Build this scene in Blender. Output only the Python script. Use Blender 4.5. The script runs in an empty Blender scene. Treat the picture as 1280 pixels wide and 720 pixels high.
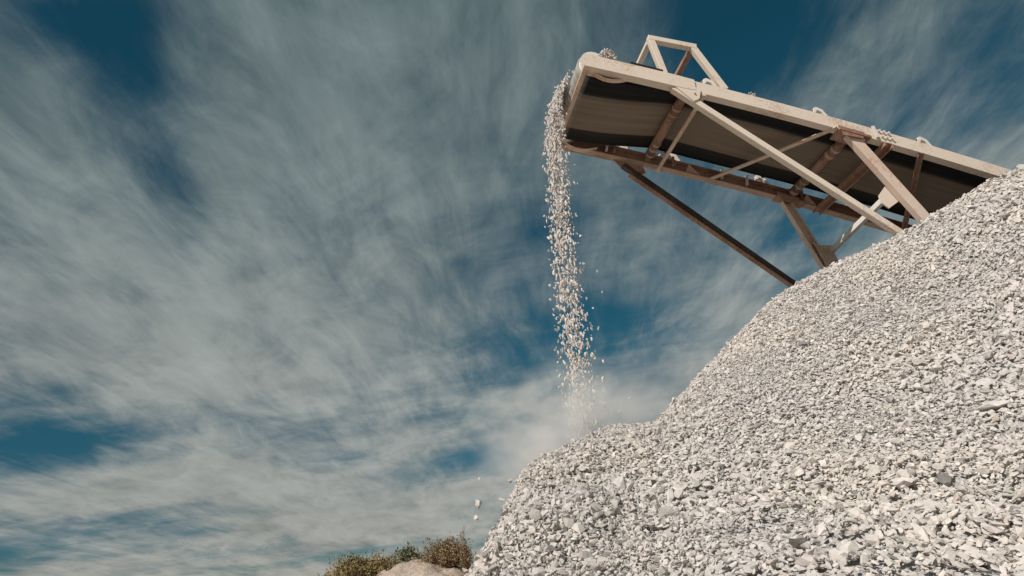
import bpy, bmesh, math, random
import numpy as np
from mathutils import Vector, Matrix
rng = np.random.default_rng(7)
random.seed(7)
C = bpy.context.scene.collection
SC = bpy.context.scene
GROUND = -0.9           # the camera stands 0.9 m above the quarry floor (z = 0 is the lens)

# ------------------------------------------------------------------ camera
F_PX, PITCH, ROLL = 901.6, 0.400, 0.142
R0 = np.array([1., 0, 0]); U0 = np.array([0, -math.sin(PITCH), math.cos(PITCH)]); FW = np.array([0, math.cos(PITCH), math.sin(PITCH)])
RR = math.cos(ROLL)*R0 - math.sin(ROLL)*U0; UU = math.sin(ROLL)*R0 + math.cos(ROLL)*U0
cam_d = bpy.data.cameras.new('camera'); cam = bpy.data.objects.new('camera', cam_d); C.objects.link(cam)
cam_d.sensor_width = 36; cam_d.lens = F_PX/1280*36; cam_d.clip_start = 0.05; cam_d.clip_end = 5000
cam.matrix_world = Matrix(((RR[0], UU[0], -FW[0], 0), (RR[1], UU[1], -FW[1], 0), (RR[2], UU[2], -FW[2], 0), (0, 0, 0, 1)))
SC.camera = cam

# ------------------------------------------------------------------ materials
def mat(name):
    m = bpy.data.materials.new(name); m.use_nodes = True
    nt = m.node_tree; nt.nodes.clear()
    out = nt.nodes.new('ShaderNodeOutputMaterial'); b = nt.nodes.new('ShaderNodeBsdfPrincipled')
    nt.links.new(b.outputs[0], out.inputs[0])
    return m, nt, b, out
def N(nt, kind, **kw):
    n = nt.nodes.new(kind)
    for k, v in kw.items():
        if k in n.inputs: n.inputs[k].default_value = v
        else: setattr(n, k, v)
    return n
def ramp(nt, fac, stops, interp='LINEAR'):
    r = nt.nodes.new('ShaderNodeValToRGB'); r.color_ramp.interpolation = interp
    e = r.color_ramp.elements
    while len(e) < len(stops): e.new(0.5)
    for el, (p, c) in zip(e, stops):
        el.position = p; el.color = (c[0], c[1], c[2], 1) if hasattr(c, '__len__') else (c, c, c, 1)
    nt.links.new(fac, r.inputs[0]); return r
def mix(nt, fac, a, b, mode='MIX'):
    m = nt.nodes.new('ShaderNodeMix'); m.data_type = 'RGBA'; m.blend_type = mode
    def put(i, v):
        if hasattr(v, 'is_output') or isinstance(v, bpy.types.NodeSocket): nt.links.new(v, m.inputs[i])
        elif hasattr(v, '__len__'): m.inputs[i].default_value = (v[0], v[1], v[2], 1)
        else: m.inputs[i].default_value = v
    put(0, fac); put(6, a); put(7, b)
    return m.outputs[2]
def bump(nt, b, h, s, d):
    n = N(nt, 'ShaderNodeBump', Strength=s, Distance=d); nt.links.new(h, n.inputs['Height']); nt.links.new(n.outputs[0], b.inputs['Normal'])

def rock_mat(name, stops, fine=60.):
    m, nt, b, o = mat(name)
    g = N(nt, 'ShaderNodeNewGeometry')
    a = N(nt, 'ShaderNodeAttribute', attribute_name='tone')
    col = ramp(nt, a.outputs['Fac'], stops).outputs[0]
    t = N(nt, 'ShaderNodeTexCoord')
    n1 = N(nt, 'ShaderNodeTexNoise', Scale=fine, Detail=5., Roughness=.65); nt.links.new(t.outputs['Object'], n1.inputs['Vector'])
    v = ramp(nt, n1.outputs[0], [(.3, (.80, .79, .78)), (.7, (1.12, 1.11, 1.10))]).outputs[0]
    n2 = N(nt, 'ShaderNodeTexNoise', Scale=1.3, Detail=3.); nt.links.new(t.outputs['Object'], n2.inputs['Vector'])
    v2 = ramp(nt, n2.outputs[0], [(.35, (.93, .93, .95)), (.65, (1.05, 1.03, 1.0))]).outputs[0]
    c = mix(nt, 1., col, v, 'MULTIPLY'); c = mix(nt, 1., c, v2, 'MULTIPLY')
    nt.links.new(c, b.inputs['Base Color']); b.inputs['Roughness'].default_value = .92
    b.inputs['Specular IOR Level'].default_value = .25
    bump(nt, b, n1.outputs[0], .5, .004)
    return m
STOPS = [(0., (.20, .195, .19)), (.10, (.40, .378, .362)), (.28, (.52, .490, .468)), (.6, (.605, .568, .543)), (.86, (.69, .652, .628)), (.93, (.54, .505, .46)), (.965, (.52, .43, .385)), (1., (.42, .43, .36))]
M_GRAVEL = rock_mat('crushed_limestone', STOPS, 55.)
M_ROCK = rock_mat('limestone_block', STOPS, 26.)

def base_mat():
    m, nt, b, o = mat('gravel_fines')
    t = N(nt, 'ShaderNodeTexCoord')
    v = N(nt, 'ShaderNodeTexVoronoi', Scale=55.); nt.links.new(t.outputs['Object'], v.inputs['Vector'])
    n = N(nt, 'ShaderNodeTexNoise', Scale=90., Detail=4.); nt.links.new(t.outputs['Object'], n.inputs['Vector'])
    c = ramp(nt, v.outputs['Color'], [(0., (.46, .44, .42)), (1., (.64, .615, .59))]).outputs[0]
    nt.links.new(c, b.inputs['Base Color']); b.inputs['Roughness'].default_value = .95
    ad = N(nt, 'ShaderNodeMath', operation='ADD'); nt.links.new(v.outputs['Distance'], ad.inputs[0]); nt.links.new(n.outputs[0], ad.inputs[1])
    bump(nt, b, ad.outputs[0], 1., .02)
    return m
M_BASE = base_mat()

def paint_mat(name, base, dusty, rust, amt, rough=.6):
    m, nt, b, o = mat(name)
    t = N(nt, 'ShaderNodeTexCoord')
    n1 = N(nt, 'ShaderNodeTexNoise', Scale=4., Detail=4., Roughness=.6, Distortion=.4); nt.links.new(t.outputs['Object'], n1.inputs['Vector'])
    n2 = N(nt, 'ShaderNodeTexNoise', Scale=38., Detail=5., Roughness=.7); nt.links.new(t.outputs['Object'], n2.inputs['Vector'])
    n3 = N(nt, 'ShaderNodeTexNoise', Scale=3., Detail=3.); nt.links.new(t.outputs['Object'], n3.inputs['Vector'])
    f1 = ramp(nt, n1.outputs[0], [(.30, 0.), (.70, 1.)]).outputs[0]
    c = mix(nt, f1, base, dusty)
    s = N(nt, 'ShaderNodeMath', operation='ADD'); nt.links.new(n2.outputs[0], s.inputs[0]); nt.links.new(n3.outputs[0], s.inputs[1])
    hf = N(nt, 'ShaderNodeMath', operation='MULTIPLY'); nt.links.new(s.outputs[0], hf.inputs[0]); hf.inputs[1].default_value = .5
    f2 = ramp(nt, hf.outputs[0], [(.0, 0.), (.555 - amt/2, 0.), (.625 - amt/2, 1.)]).outputs[0]
    hv = N(nt, 'ShaderNodeMath', operation='MULTIPLY'); nt.links.new(f2, hv.inputs[0]); hv.inputs[1].default_value = .75
    c = mix(nt, hv.outputs[0], c, rust)
    nt.links.new(c, b.inputs['Base Color']); b.inputs['Roughness'].default_value = rough
    b.inputs['Specular IOR Level'].default_value = .35
    bump(nt, b, n2.outputs[0], .35, .004)
    return m
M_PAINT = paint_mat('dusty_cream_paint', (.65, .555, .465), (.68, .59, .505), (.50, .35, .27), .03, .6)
M_PAINT_R = paint_mat('worn_rust_and_shade_paint', (.30, .175, .13), (.38, .25, .19), (.20, .09, .06), .12, .65)  # rusty coat, browned further to stand for shade on far and underside parts
M_LEG = paint_mat('pinkish_worn_paint', (.59, .455, .37), (.64, .53, .445), (.47, .29, .21), .07, .62)
M_RUST = paint_mat('rusty_roller_steel', (.24, .13, .09), (.38, .25, .19), (.14, .07, .05), .15, .7)
M_CAKE_BOUNCE = paint_mat('mud_and_bounce_tan', (.40, .29, .235), (.50, .38, .31), (.28, .17, .12), .12, .9)  # mud on the rollers; also the painted bounce light under the far rail
M_DARK = paint_mat('shade_blackened_steel', (.055, .045, .04), (.09, .07, .06), (.04, .03, .025), .05, .7)  # near-black colour standing for the shade inside the far brace
M_DUST = paint_mat('dust_caked_steel', (.62, .58, .54), (.70, .67, .63), (.5, .44, .4), -.05, .9)
def simple(name, col, rough=.8, sc=30., var=.25, bs=.3):
    m, nt, b, o = mat(name)
    t = N(nt, 'ShaderNodeTexCoord'); n = N(nt, 'ShaderNodeTexNoise', Scale=sc, Detail=5.); nt.links.new(t.outputs['Object'], n.inputs['Vector'])
    c = ramp(nt, n.outputs[0], [(.3, [x*(1-var) for x in col]), (.7, [x*(1+var) for x in col])]).outputs[0]
    nt.links.new(c, b.inputs['Base Color']); b.inputs['Roughness'].default_value = rough
    b.inputs['Specular IOR Level'].default_value = .2
    bump(nt, b, n.outputs[0], bs, .01); return m
M_RUBBER = simple('black_rubber', (.02, .022, .024), .75)

def belt_mat():
    m, nt, b, o = mat('dusty_rubber_belt')
    uv = N(nt, 'ShaderNodeUVMap', uv_map='UVMap'); sp = N(nt, 'ShaderNodeSeparateXYZ'); nt.links.new(uv.outputs[0], sp.inputs[0])
    mp = N(nt, 'ShaderNodeMapping'); nt.links.new(uv.outputs[0], mp.inputs[0]); mp.inputs['Scale'].default_value = (.35, 9., 1.)
    n = N(nt, 'ShaderNodeTexNoise', Scale=2.2, Detail=6., Roughness=.65); nt.links.new(mp.outputs[0], n.inputs['Vector'])
    # distance from belt centre with a wandering edge
    w = N(nt, 'ShaderNodeMath', operation='MULTIPLY_ADD'); nt.links.new(n.outputs[0], w.inputs[0]); w.inputs[1].default_value = .06; nt.links.new(sp.outputs[1], w.inputs[2])
    k = ramp(nt, w.outputs[0], [(0., 0.), (.245, 0.), (.275, .5), (.335, 1.), (.79, 1.), (.815, 1.), (.84, .1), (1., 0.)]).outputs[0]
    st = ramp(nt, n.outputs[0], [(.25, (.165, .134, .107)), (.5, (.20, .163, .13)), (.75, (.25, .208, .17))]).outputs[0]
    bl = ramp(nt, n.outputs[0], [(.3, (.009, .011, .012)), (.75, (.024, .026, .026))]).outputs[0]
    c = mix(nt, k, bl, st)
    # narrow rubbed line along both seams
    l = ramp(nt, w.outputs[0], [(0., 0.), (.25, 0.), (.262, 1.), (.275, 0.), (.82, 0.), (.83, 1.), (.845, 0.), (1., 0.)]).outputs[0]
    c = mix(nt, l, c, (.025, .022, .02))
    # the carrying side, from the head onwards, is coated in stone dust
    wr = N(nt, 'ShaderNodeMapRange'); nt.links.new(sp.outputs[0], wr.inputs[0]); wr.inputs[1].default_value = 9.03; wr.inputs[2].default_value = 9.12
    c = mix(nt, wr.outputs[0], c, ramp(nt, n.outputs[0], [(.3, (.30, .28, .255)), (.7, (.48, .455, .42))]).outputs[0])
    nt.links.new(c, b.inputs['Base Color']); b.inputs['Roughness'].default_value = .8
    b.inputs['Specular IOR Level'].default_value = .1
    bump(nt, b, n.outputs[0], .15, .004)
    return m
M_BELT = belt_mat()

# ------------------------------------------------------------------ object helpers
def link(name, me, m=None, parent=None):
    o = bpy.data.objects.new(name, me); C.objects.link(o)
    if m is not None: me.materials.append(m)
    if parent is not None:
        o.parent = parent; o.matrix_parent_inverse = Matrix.Translation(-parent.location)
    return o
def tag(o, label=None, cat=None, group=None, kind=None):
    if label: o['label'] = label
    if cat: o['category'] = cat
    if group: o['group'] = group
    if kind: o['kind'] = kind
    return o
def fin(bm, name, m, parent=None, bevel=0.):
    if bevel: bmesh.ops.bevel(bm, geom=list(bm.edges), offset=bevel, segments=1, affect='EDGES', clamp_overlap=True)
    bmesh.ops.recalc_face_normals(bm, faces=bm.faces)
    me = bpy.data.meshes.new(name); bm.to_mesh(me); bm.free()
    return link(name, me, m, parent)

# ------------------------------------------------------------------ conveyor frame of reference
P0 = np.array([.925, 5.038, 4.205]); AZ, INC, BOW = .222, .264, .014
u = np.array([math.cos(AZ)*math.cos(INC), math.sin(AZ)*math.cos(INC), -math.sin(INC)]); w = np.array([-math.sin(AZ), math.cos(AZ), 0.]); n_ = np.cross(u, w)
def drop(s): return BOW*s*s if s < 5 else BOW*(25 + 10*(s-5))
def pos(s, t, m): return P0 + s*u + t*w - (m + drop(s))*n_     # s along the belt towards the tail, t across, m down

def sweep(bm, pts, prof, ups):
    """extrude a closed 2-D profile along points; ups = (side, up) vectors"""
    rings = []
    side, up = ups
    for p in pts:
        rings.append([bm.verts.new(Vector(p + side*a + up*b)) for a, b in prof])
    k = len(prof)
    for r0, r1 in zip(rings, rings[1:]):
        for i in range(k): bm.faces.new((r0[i], r0[(i+1) % k], r1[(i+1) % k], r1[i]))
    bm.faces.new(rings[0]); bm.faces.new(rings[-1][::-1])
def boxprof(a, b): return [(-a/2, -b/2), (a/2, -b/2), (a/2, b/2), (-a/2, b/2)]
def beam(bm, a, b, wd, dp, ref):
    """square bar from a to b, wd along ref (made perpendicular), dp along the third axis"""
    a = np.array(a, float); b = np.array(b, float); d = (b-a)/np.linalg.norm(b-a)
    s = ref - d*(ref@d); s /= np.linalg.norm(s); q = np.cross(d, s)
    sweep(bm, [a, b], boxprof(wd, dp), (s, q))
def angle_prof(a, b, th): return [(0, 0), (a, 0), (a, th), (th, th), (th, b), (0, b)]
def profbeam(bm, a, b, prof, ref):
    a = np.array(a, float); b = np.array(b, float); d = (b-a)/np.linalg.norm(b-a)
    s = ref - d*(ref@d); s /= np.linalg.norm(s); q = np.cross(d, s)
    sweep(bm, [a, b], prof, (s, q))
def cyl(bm, a, b, r, seg=20, r2=None):
    a = np.array(a, float); b = np.array(b, float); d = (b-a)/np.linalg.norm(b-a)
    ref = np.array([0, 0, 1.]) if abs(d[2]) < .9 else np.array([1., 0, 0])
    s = np.cross(d, ref); s /= np.linalg.norm(s); q = np.cross(d, s)
    r2 = r if r2 is None else r2
    rings = [[bm.verts.new(Vector(p + rr*(math.cos(x)*s + math.sin(x)*q))) for x in np.linspace(0, 2*math.pi, seg, endpoint=False)] for p, rr in ((a, r), (b, r2))]
    for i in range(seg): bm.faces.new((rings[0][i], rings[0][(i+1) % seg], rings[1][(i+1) % seg], rings[1][i]))
    bm.faces.new(rings[0][::-1]); bm.faces.new(rings[1])
def plate(bm, poly, thick, nrm):
    a = [bm.verts.new(Vector(p - nrm*thick/2)) for p in poly]; b = [bm.verts.new(Vector(p + nrm*thick/2)) for p in poly]
    k = len(poly)
    bm.faces.new(a[::-1]); bm.faces.new(b)
    for i in range(k): bm.faces.new((a[i], a[(i+1) % k], b[(i+1) % k], b[i]))

SEND = 9.3
root = bpy.data.objects.new('conveyor', None); C.objects.link(root)
root.location = Vector((*pos(3.3, .6, 0)[:2], GROUND))
bpy.context.view_layer.update()
tag(root, 'cream painted steel stacking conveyor with black belt raised over the white gravel pile', 'conveyor')

SS = list(np.arange(0, 5.01, .25)) + [SEND]
H = .116
def rail(far):
    # channel: web on the outside, flanges turned inwards
    fl, th = .072, .007
    sg = -1 if far else 1
    t0 = 1.2 if far else 0.
    prof = [(0, 0), (sg*fl, 0), (sg*fl, -th), (sg*th, -th), (sg*th, -H+th), (sg*fl, -H+th), (sg*fl, -H), (0, -H)]
    bm = bmesh.new()
    sweep(bm, [pos(s, t0, 0) for s in SS], prof, (w, n_))
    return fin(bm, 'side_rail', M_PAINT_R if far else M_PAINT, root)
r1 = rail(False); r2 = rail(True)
bm = bmesh.new(); sweep(bm, [pos(s, 1.2, 0) for s in SS], [(.003, -H-.002), (-.074, -H-.002), (-.074, -H-.008), (.003, -H-.008)], (w, n_)); fin(bm, 'bounce_lit_flange', M_CAKE_BOUNCE, r2)  # lighter strip added below the far rail, bounce light put into its colour
r2['label'] = 'far side rail in rusty paint browned to stand for shade'
# deeper head plates at the delivery end, near side slightly proud of the rail
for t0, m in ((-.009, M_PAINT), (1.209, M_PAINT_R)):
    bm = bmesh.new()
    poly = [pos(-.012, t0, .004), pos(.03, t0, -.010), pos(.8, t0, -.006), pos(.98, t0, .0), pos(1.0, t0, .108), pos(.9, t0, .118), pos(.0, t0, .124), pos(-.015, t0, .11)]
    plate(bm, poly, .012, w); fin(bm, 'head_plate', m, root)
bm = bmesh.new(); beam(bm, pos(.012, .004, .108), pos(.012, 1.196, .108), .042, .030, u); fin(bm, 'head_crossbar', M_LEG, root, .003)

# belt: return run, wrap round the head drum, carrying run (troughed)
RAD, SCN, MCN = .120, .075, .0
def belt():
    path = []       # (s, m, trough)
    for s in np.linspace(SEND-.2, .95, 34): path.append((s, .0, 0))
    for s in np.linspace(.90, SCN, 14):
        k = (.95-s)/(.95-SCN); path.append((s, (MCN+RAD)*(1-(1-k)**2)**1.3, 0))
    for a in np.linspace(0, math.pi, 20)[1:]: path.append((SCN - RAD*math.sin(a), MCN + RAD*math.cos(a), 0))
    for s in np.linspace(SCN+.05, .6, 12): path.append((s, MCN-RAD+.045*(s-SCN)/.525, min(1, (s-SCN)/.5)))
    for s in np.linspace(.7, SEND-.2, 30): path.append((s, MCN-RAD+.045, 1))
    tw = np.linspace(0, 1, 25)
    bm = bmesh.new(); uvl = bm.loops.layers.uv.new('UVMap'); rows = []; L = 0; Ls = []
    for i, (s, m, tr) in enumerate(path):
        if i: L += math.hypot(s-path[i-1][0], m-path[i-1][1])
        Ls.append(L); row = []
        for x in tw:
            t = .115 + x*.915
            e = max(0, abs(x-.5)-.19)/.31
            mm = m - .030*e*tr
            if i < 48: mm += .004*math.sin(s*2.1+x*4)          # slack in the return strand
            row.append(bm.verts.new(Vector(pos(s, t, mm))))
        rows.append(row)
    for i in range(len(rows)-1):
        for j in range(len(tw)-1):
            f = bm.faces.new((rows[i][j], rows[i][j+1], rows[i+1][j+1], rows[i+1][j])); f.smooth = True
            for lp, (ii, jj) in zip(f.loops, ((i, j), (i, j+1), (i+1, j+1), (i+1, j))): lp[uvl].uv = (Ls[ii], tw[jj])
    bmesh.ops.recalc_face_normals(bm, faces=bm.faces)
    me = bpy.data.meshes.new('belt'); bm.to_mesh(me); bm.free()
    o = link('belt', me, M_BELT, root)
    md = o.modifiers.new('thickness', 'SOLIDIFY'); md.thickness = .012; md.offset = 0
    return o
belt()
bm = bmesh.new(); cyl(bm, pos(SCN, .055, MCN), pos(SCN, 1.145, MCN), RAD-.008, 40)
hp = fin(bm, 'head_pulley', M_DUST, root)
for f in hp.data.polygons: f.use_smooth = len(f.vertices) == 4
bm = bmesh.new(); cyl(bm, pos(SCN, .01, MCN), pos(SCN, 1.19, MCN), .03); fin(bm, 'shaft', M_RUST, root)
# curved dusty wiper plates under both ends of the drum
for ta, tb in ((.055, .10), (1.10, 1.16)):
    bm = bmesh.new()
    pts = [(s, .070 + .075*math.sin(math.pi*(s-.02)/.42)) for s in np.linspace(.03, .42, 10)]
    top = [[bm.verts.new(Vector(pos(s, t, m+d))) for s, m in pts] for t in (ta, tb) for d in (0, .006)]
    for a, b in ((0, 1), (2, 3), (0, 2), (1, 3)):
        for i in range(len(pts)-1): bm.faces.new((top[a][i], top[a][i+1], top[b][i+1], top[b][i]))
    fin(bm, 'guard_plate', M_LEG, root)

# underside cross members
bm = bmesh.new(); beam(bm, pos(1.081, -.004, H+.014), pos(1.083, 1.204, H+.014), .034, .024, u); fin(bm, 'cross_member', M_LEG, root, .002)
bm = bmesh.new()
for ds in (-.035, .035): beam(bm, pos(2.81+ds, -.006, H+.022), pos(2.82+ds, 1.205, H+.022), .012, .042, u)
beam(bm, pos(2.81, -.006, H+.006), pos(2.82, 1.205, H+.006), .058, .008, u)
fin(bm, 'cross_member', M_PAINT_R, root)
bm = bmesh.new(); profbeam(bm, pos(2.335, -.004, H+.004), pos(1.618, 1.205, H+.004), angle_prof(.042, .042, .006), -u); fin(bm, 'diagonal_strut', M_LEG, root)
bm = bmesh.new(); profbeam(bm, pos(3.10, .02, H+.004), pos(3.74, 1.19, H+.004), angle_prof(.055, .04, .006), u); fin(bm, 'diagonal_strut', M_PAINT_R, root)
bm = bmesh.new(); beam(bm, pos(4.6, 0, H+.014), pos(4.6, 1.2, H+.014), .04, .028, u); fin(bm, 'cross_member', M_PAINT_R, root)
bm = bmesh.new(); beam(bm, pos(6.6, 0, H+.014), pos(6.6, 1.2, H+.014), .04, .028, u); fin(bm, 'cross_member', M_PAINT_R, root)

# return rollers with caked ends, hung on brackets
def roller(s, r=.044):
    bm = bmesh.new(); cyl(bm, pos(s, .13, .052), pos(s-.005, 1.075, .052), r, 24)
    o = fin(bm, 'return_roller', M_RUST, root)
    for t in (.30, .39, .86, .94, 1.035):
        bm = bmesh.new(); cyl(bm, pos(s, t, .054), pos(s, t+.02+.03*random.random(), .054), r+.003+.004*random.random(), 24, r+.002+.005*random.random())
        fin(bm, 'caked_dirt', M_CAKE_BOUNCE, o)
    for f in o.data.polygons: f.use_smooth = len(f.vertices) == 4
    for t, e in ((.085, .13), (1.075, 1.12)):
        bm = bmesh.new(); cyl(bm, pos(s, t, .052), pos(s, e, .052), .014); fin(bm, 'roller_axle', M_RUST, o)
    for t in (.078, 1.122):
        bm = bmesh.new(); plate(bm, [pos(s-.035, t, .0), pos(s+.035, t, .0), pos(s+.03, t, .10), pos(s-.03, t, .10)], .008, w); fin(bm, 'roller_bracket', M_PAINT_R, o)
for s in (.955, 2.505, 4.05, 5.6): roller(s)
# short white hangers seen through the slit beside the belt
for s in (.52, .60, 1.22, 1.75, 2.02, 2.62):
    bm = bmesh.new(); beam(bm, pos(s, 1.13, -.03), pos(s, 1.13, .085), .022, .03, u); fin(bm, 'hanger', M_DUST if s in (.52, 1.75, 2.02) else M_PAINT_R, root)
# small corner gussets on the far rail
for s in (1.36, 2.62):
    bm = bmesh.new(); plate(bm, [pos(s, 1.125, .108), pos(s+.16, 1.125, .108), pos(s-.02, 1.0, .108)], .008, n_); fin(bm, 'corner_plate', M_PAINT_R, root)

# support braces, legs, tie and gussets
def ext(a, b, k): return (a[0]+(b[0]-a[0])*k, a[1]+(b[1]-a[1])*k)
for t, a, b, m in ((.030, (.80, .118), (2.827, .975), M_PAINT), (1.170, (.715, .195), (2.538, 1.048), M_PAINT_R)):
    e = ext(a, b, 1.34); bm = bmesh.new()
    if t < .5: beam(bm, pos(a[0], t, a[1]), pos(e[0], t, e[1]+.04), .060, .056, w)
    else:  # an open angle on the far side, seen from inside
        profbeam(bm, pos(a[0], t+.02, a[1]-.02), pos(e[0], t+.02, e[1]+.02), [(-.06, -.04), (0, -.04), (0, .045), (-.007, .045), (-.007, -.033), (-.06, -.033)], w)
        fin(bm, 'brace', M_DARK, root); bm = bmesh.new()  # inner faces painted black as if in shade
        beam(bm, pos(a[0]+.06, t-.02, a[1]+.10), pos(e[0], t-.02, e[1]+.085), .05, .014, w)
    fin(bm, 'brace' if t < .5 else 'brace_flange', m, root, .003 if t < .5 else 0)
for t, a, b, m in ((.034, (2.449, .128), (3.081, .791), M_LEG), (1.16, (2.448, .141), (2.857, .782), M_LEG)):
    e = ext(a, b, 1.7)
    p1 = pos(e[0], t, e[1]); a3 = pos(a[0], t, a[1]-.01)
    bm = bmesh.new(); profbeam(bm, a3, p1, [(-.03, -.05), (.03, -.05), (.03, -.042), (-.022, -.042), (-.022, .042), (.03, .042), (.03, .05), (-.03, .05)], w if t < .5 else -w)
    fin(bm, 'leg', m, root, .002)
    # strut continuing to the quarry floor
    g = p1.copy(); g[0] += .25; g[2] = GROUND
    bm = bmesh.new(); beam(bm, p1, g, .09, .09, w); beam(bm, g + np.array([-.2, 0, .02]), g + np.array([.2, 0, .02]), .3, .04, w); fin(bm, 'leg_post', m, root)
bm = bmesh.new()
for ds in (-.004,): beam(bm, pos(2.745, .088, .692), pos(2.905, 1.145, .600), .058, .010, n_); beam(bm, pos(2.775, .088, .687), pos(2.935, 1.145, .595), .010, .045, n_)
fin(bm, 'tie_bar', M_DUST, root)
bm = bmesh.new(); plate(bm, [pos(s, .078, m) for s, m in [(2.79, .535), (2.90, .66), (2.80, .765), (2.735, .73), (2.715, .66)]], .012, w); fin(bm, 'gusset', M_PAINT, root)
bm = bmesh.new(); plate(bm, [pos(s, 1.150, m) for s, m in [(2.72, .54), (2.80, .565), (2.945, .52), (2.96, .62), (3.02, .76), (2.86, .80)]], .012, w); fin(bm, 'gusset', M_LEG, root)
# gussets where the braces and legs meet the rails
g = bmesh.new(); plate(g, [pos(s, -.006, m) for s, m in [(.755, .085), (.80, .078), (.985, .070), (1.045, .092), (1.035, .192), (.985, .235)]], .012, w)
gs = fin(g, 'gusset', M_PAINT, root)
bm = bmesh.new(); cyl(bm, pos(.99, -.022, .155), pos(.99, -.010, .155), .008, 8); fin(bm, 'bolt', M_RUST, gs)
bm = bmesh.new(); plate(bm, [pos(s, 1.19, m) for s, m in [(.60, .118), (.92, .118), (.96, .20), (.84, .27), (.70, .20)]], .012, w); fin(bm, 'gusset', M_PAINT_R, root)
for t, s0 in ((.05, 2.43), (1.15, 2.44)):
    bm = bmesh.new(); beam(bm, pos(s0-.10, t, H+.012), pos(s0+.20, t, H+.012), .16 if t < .5 else .12, .022, w)
    plate(bm, [pos(s0-.11, t-.07 if t < .5 else t-.05, H-.02), pos(s0+.14, t-.07 if t < .5 else t-.05, H-.02), pos(s0+.12, t-.07 if t < .5 else t-.05, H+.05), pos(s0-.06, t-.07 if t < .5 else t-.05, H+.07)], .008, w)
    fin(bm, 'leg_bracket', M_PAINT_R, root)

# safety frame above the head: two trapezoids joined by cross bars
def trap(t):
    A, B, D, E = (.722, -.004), (.575, -.375), (.972, -.405), (1.285, -.004)
    bm = bmesh.new()
    beam(bm, pos(A[0], t, A[1]), pos(B[0], t, B[1]), .052, .060, w)
    fin(bm, 'post', M_PAINT, hood, .003)
    bm = bmesh.new(); beam(bm, pos(E[0], t, E[1]), pos(D[0], t, D[1]), .052, .060, w); fin(bm, 'post', M_PAINT, hood, .003)
    bm = bmesh.new(); beam(bm, pos(B[0]-.03, t, B[1]-.012), pos(D[0]+.03, t, D[1]-.012), .056, .052, w); fin(bm, 'top_rail', M_PAINT, hood, .003)
hood = bpy.data.objects.new('safety_frame', None); C.objects.link(hood); hood.parent = root; hood.matrix_parent_inverse = Matrix.Translation(-root.location)
def reparent_fix(): pass
hood.location = (0, 0, 0)
for t in (.028, 1.172): trap(t)
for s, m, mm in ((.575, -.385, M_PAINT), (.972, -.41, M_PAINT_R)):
    bm = bmesh.new(); beam(bm, pos(s, .06, m), pos(s, 1.14, m), .050, .055, u); fin(bm, 'cross_bar', mm, hood, .003)  # second bar is painted brown for its shaded underside
bm = bmesh.new(); beam(bm, pos(.40, .05, -.028), pos(.70, .05, -.022), .10, .05, w); fin(bm, 'rubber_skirt', M_RUBBER, root, .004)
# gear motor at the far side of the head, seen through the frame
bm = bmesh.new(); beam(bm, pos(.60, .55, -.23), pos(.90, .55, -.21), .30, .14, w); cyl(bm, pos(.93, .62, -.33), pos(.93, .80, -.33), .055, 20); fin(bm, 'drive_guard', M_DUST, root, .01)
# carrying idler brackets standing on the near and far rails
for s in (1.134, 2.177, 3.183, 4.25, 5.3, 6.4):
    for t, sg in ((.045, 1), (1.155, -1)):
        bm = bmesh.new()
        wd = .045
        P = [(s-.06, -.012), (s-.055, -.070), (s-.03, -.092), (s+.03, -.080), (s+.11, .004), (s+.065, .004), (s+.015, -.052), (s-.025, -.060), (s-.03, -.030)]
        plate(bm, [pos(a, t, b) for a, b in P], wd, w)
        ob = fin(bm, 'idler_bracket', M_DUST, root, .002)
        bm = bmesh.new(); cyl(bm, pos(s-.07, t-.01*sg, -.045), pos(s-.03, t-.01*sg, -.045), .010, 10); fin(bm, 'bolt', M_RUST, ob)
        bm = bmesh.new(); cyl(bm, pos(s, t+.06*sg, -.05), pos(s, t+.36*sg, -.042), .024, 16); fin(bm, 'wing_roller', M_RUST, ob)
# bolted splice on the near rail
for ds, mm in ((0, .02), (.045, .018), (.09, .016), (.03, .07), (.075, .068), (.12, .066)):
    bm = bmesh.new(); cyl(bm, pos(2.72+ds, -.026, mm), pos(2.72+ds, -.0005, mm), .011, 6); fin(bm, 'bolt', M_DUST, root)
bm = bmesh.new(); beam(bm, pos(2.66, -.016, -.01), pos(2.70, -.016, .10), .012, .028, w); fin(bm, 'splice_tab', M_DUST, root)
for s in (.86+.22, 2.58, 2.86): 
    bm = bmesh.new(); beam(bm, pos(s, .02, H), pos(s, .02, H+.035), .012, .03, w); fin(bm, 'lug', M_DUST, root)
# tail pulley and feed box, out of sight behind the pile
bm = bmesh.new(); cyl(bm, pos(SEND-.2, .06, -.06), pos(SEND-.2, 1.14, -.06), .10, 24); fin(bm, 'tail_pulley', M_RUST, root)
for t in (.03, 1.17):
    e = pos(SEND-.3, t, H); bm = bmesh.new(); beam(bm, e, np.array([e[0], e[1], GROUND]), .08, .08, w); fin(bm, 'leg_post', M_PAINT_R, root)

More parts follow.
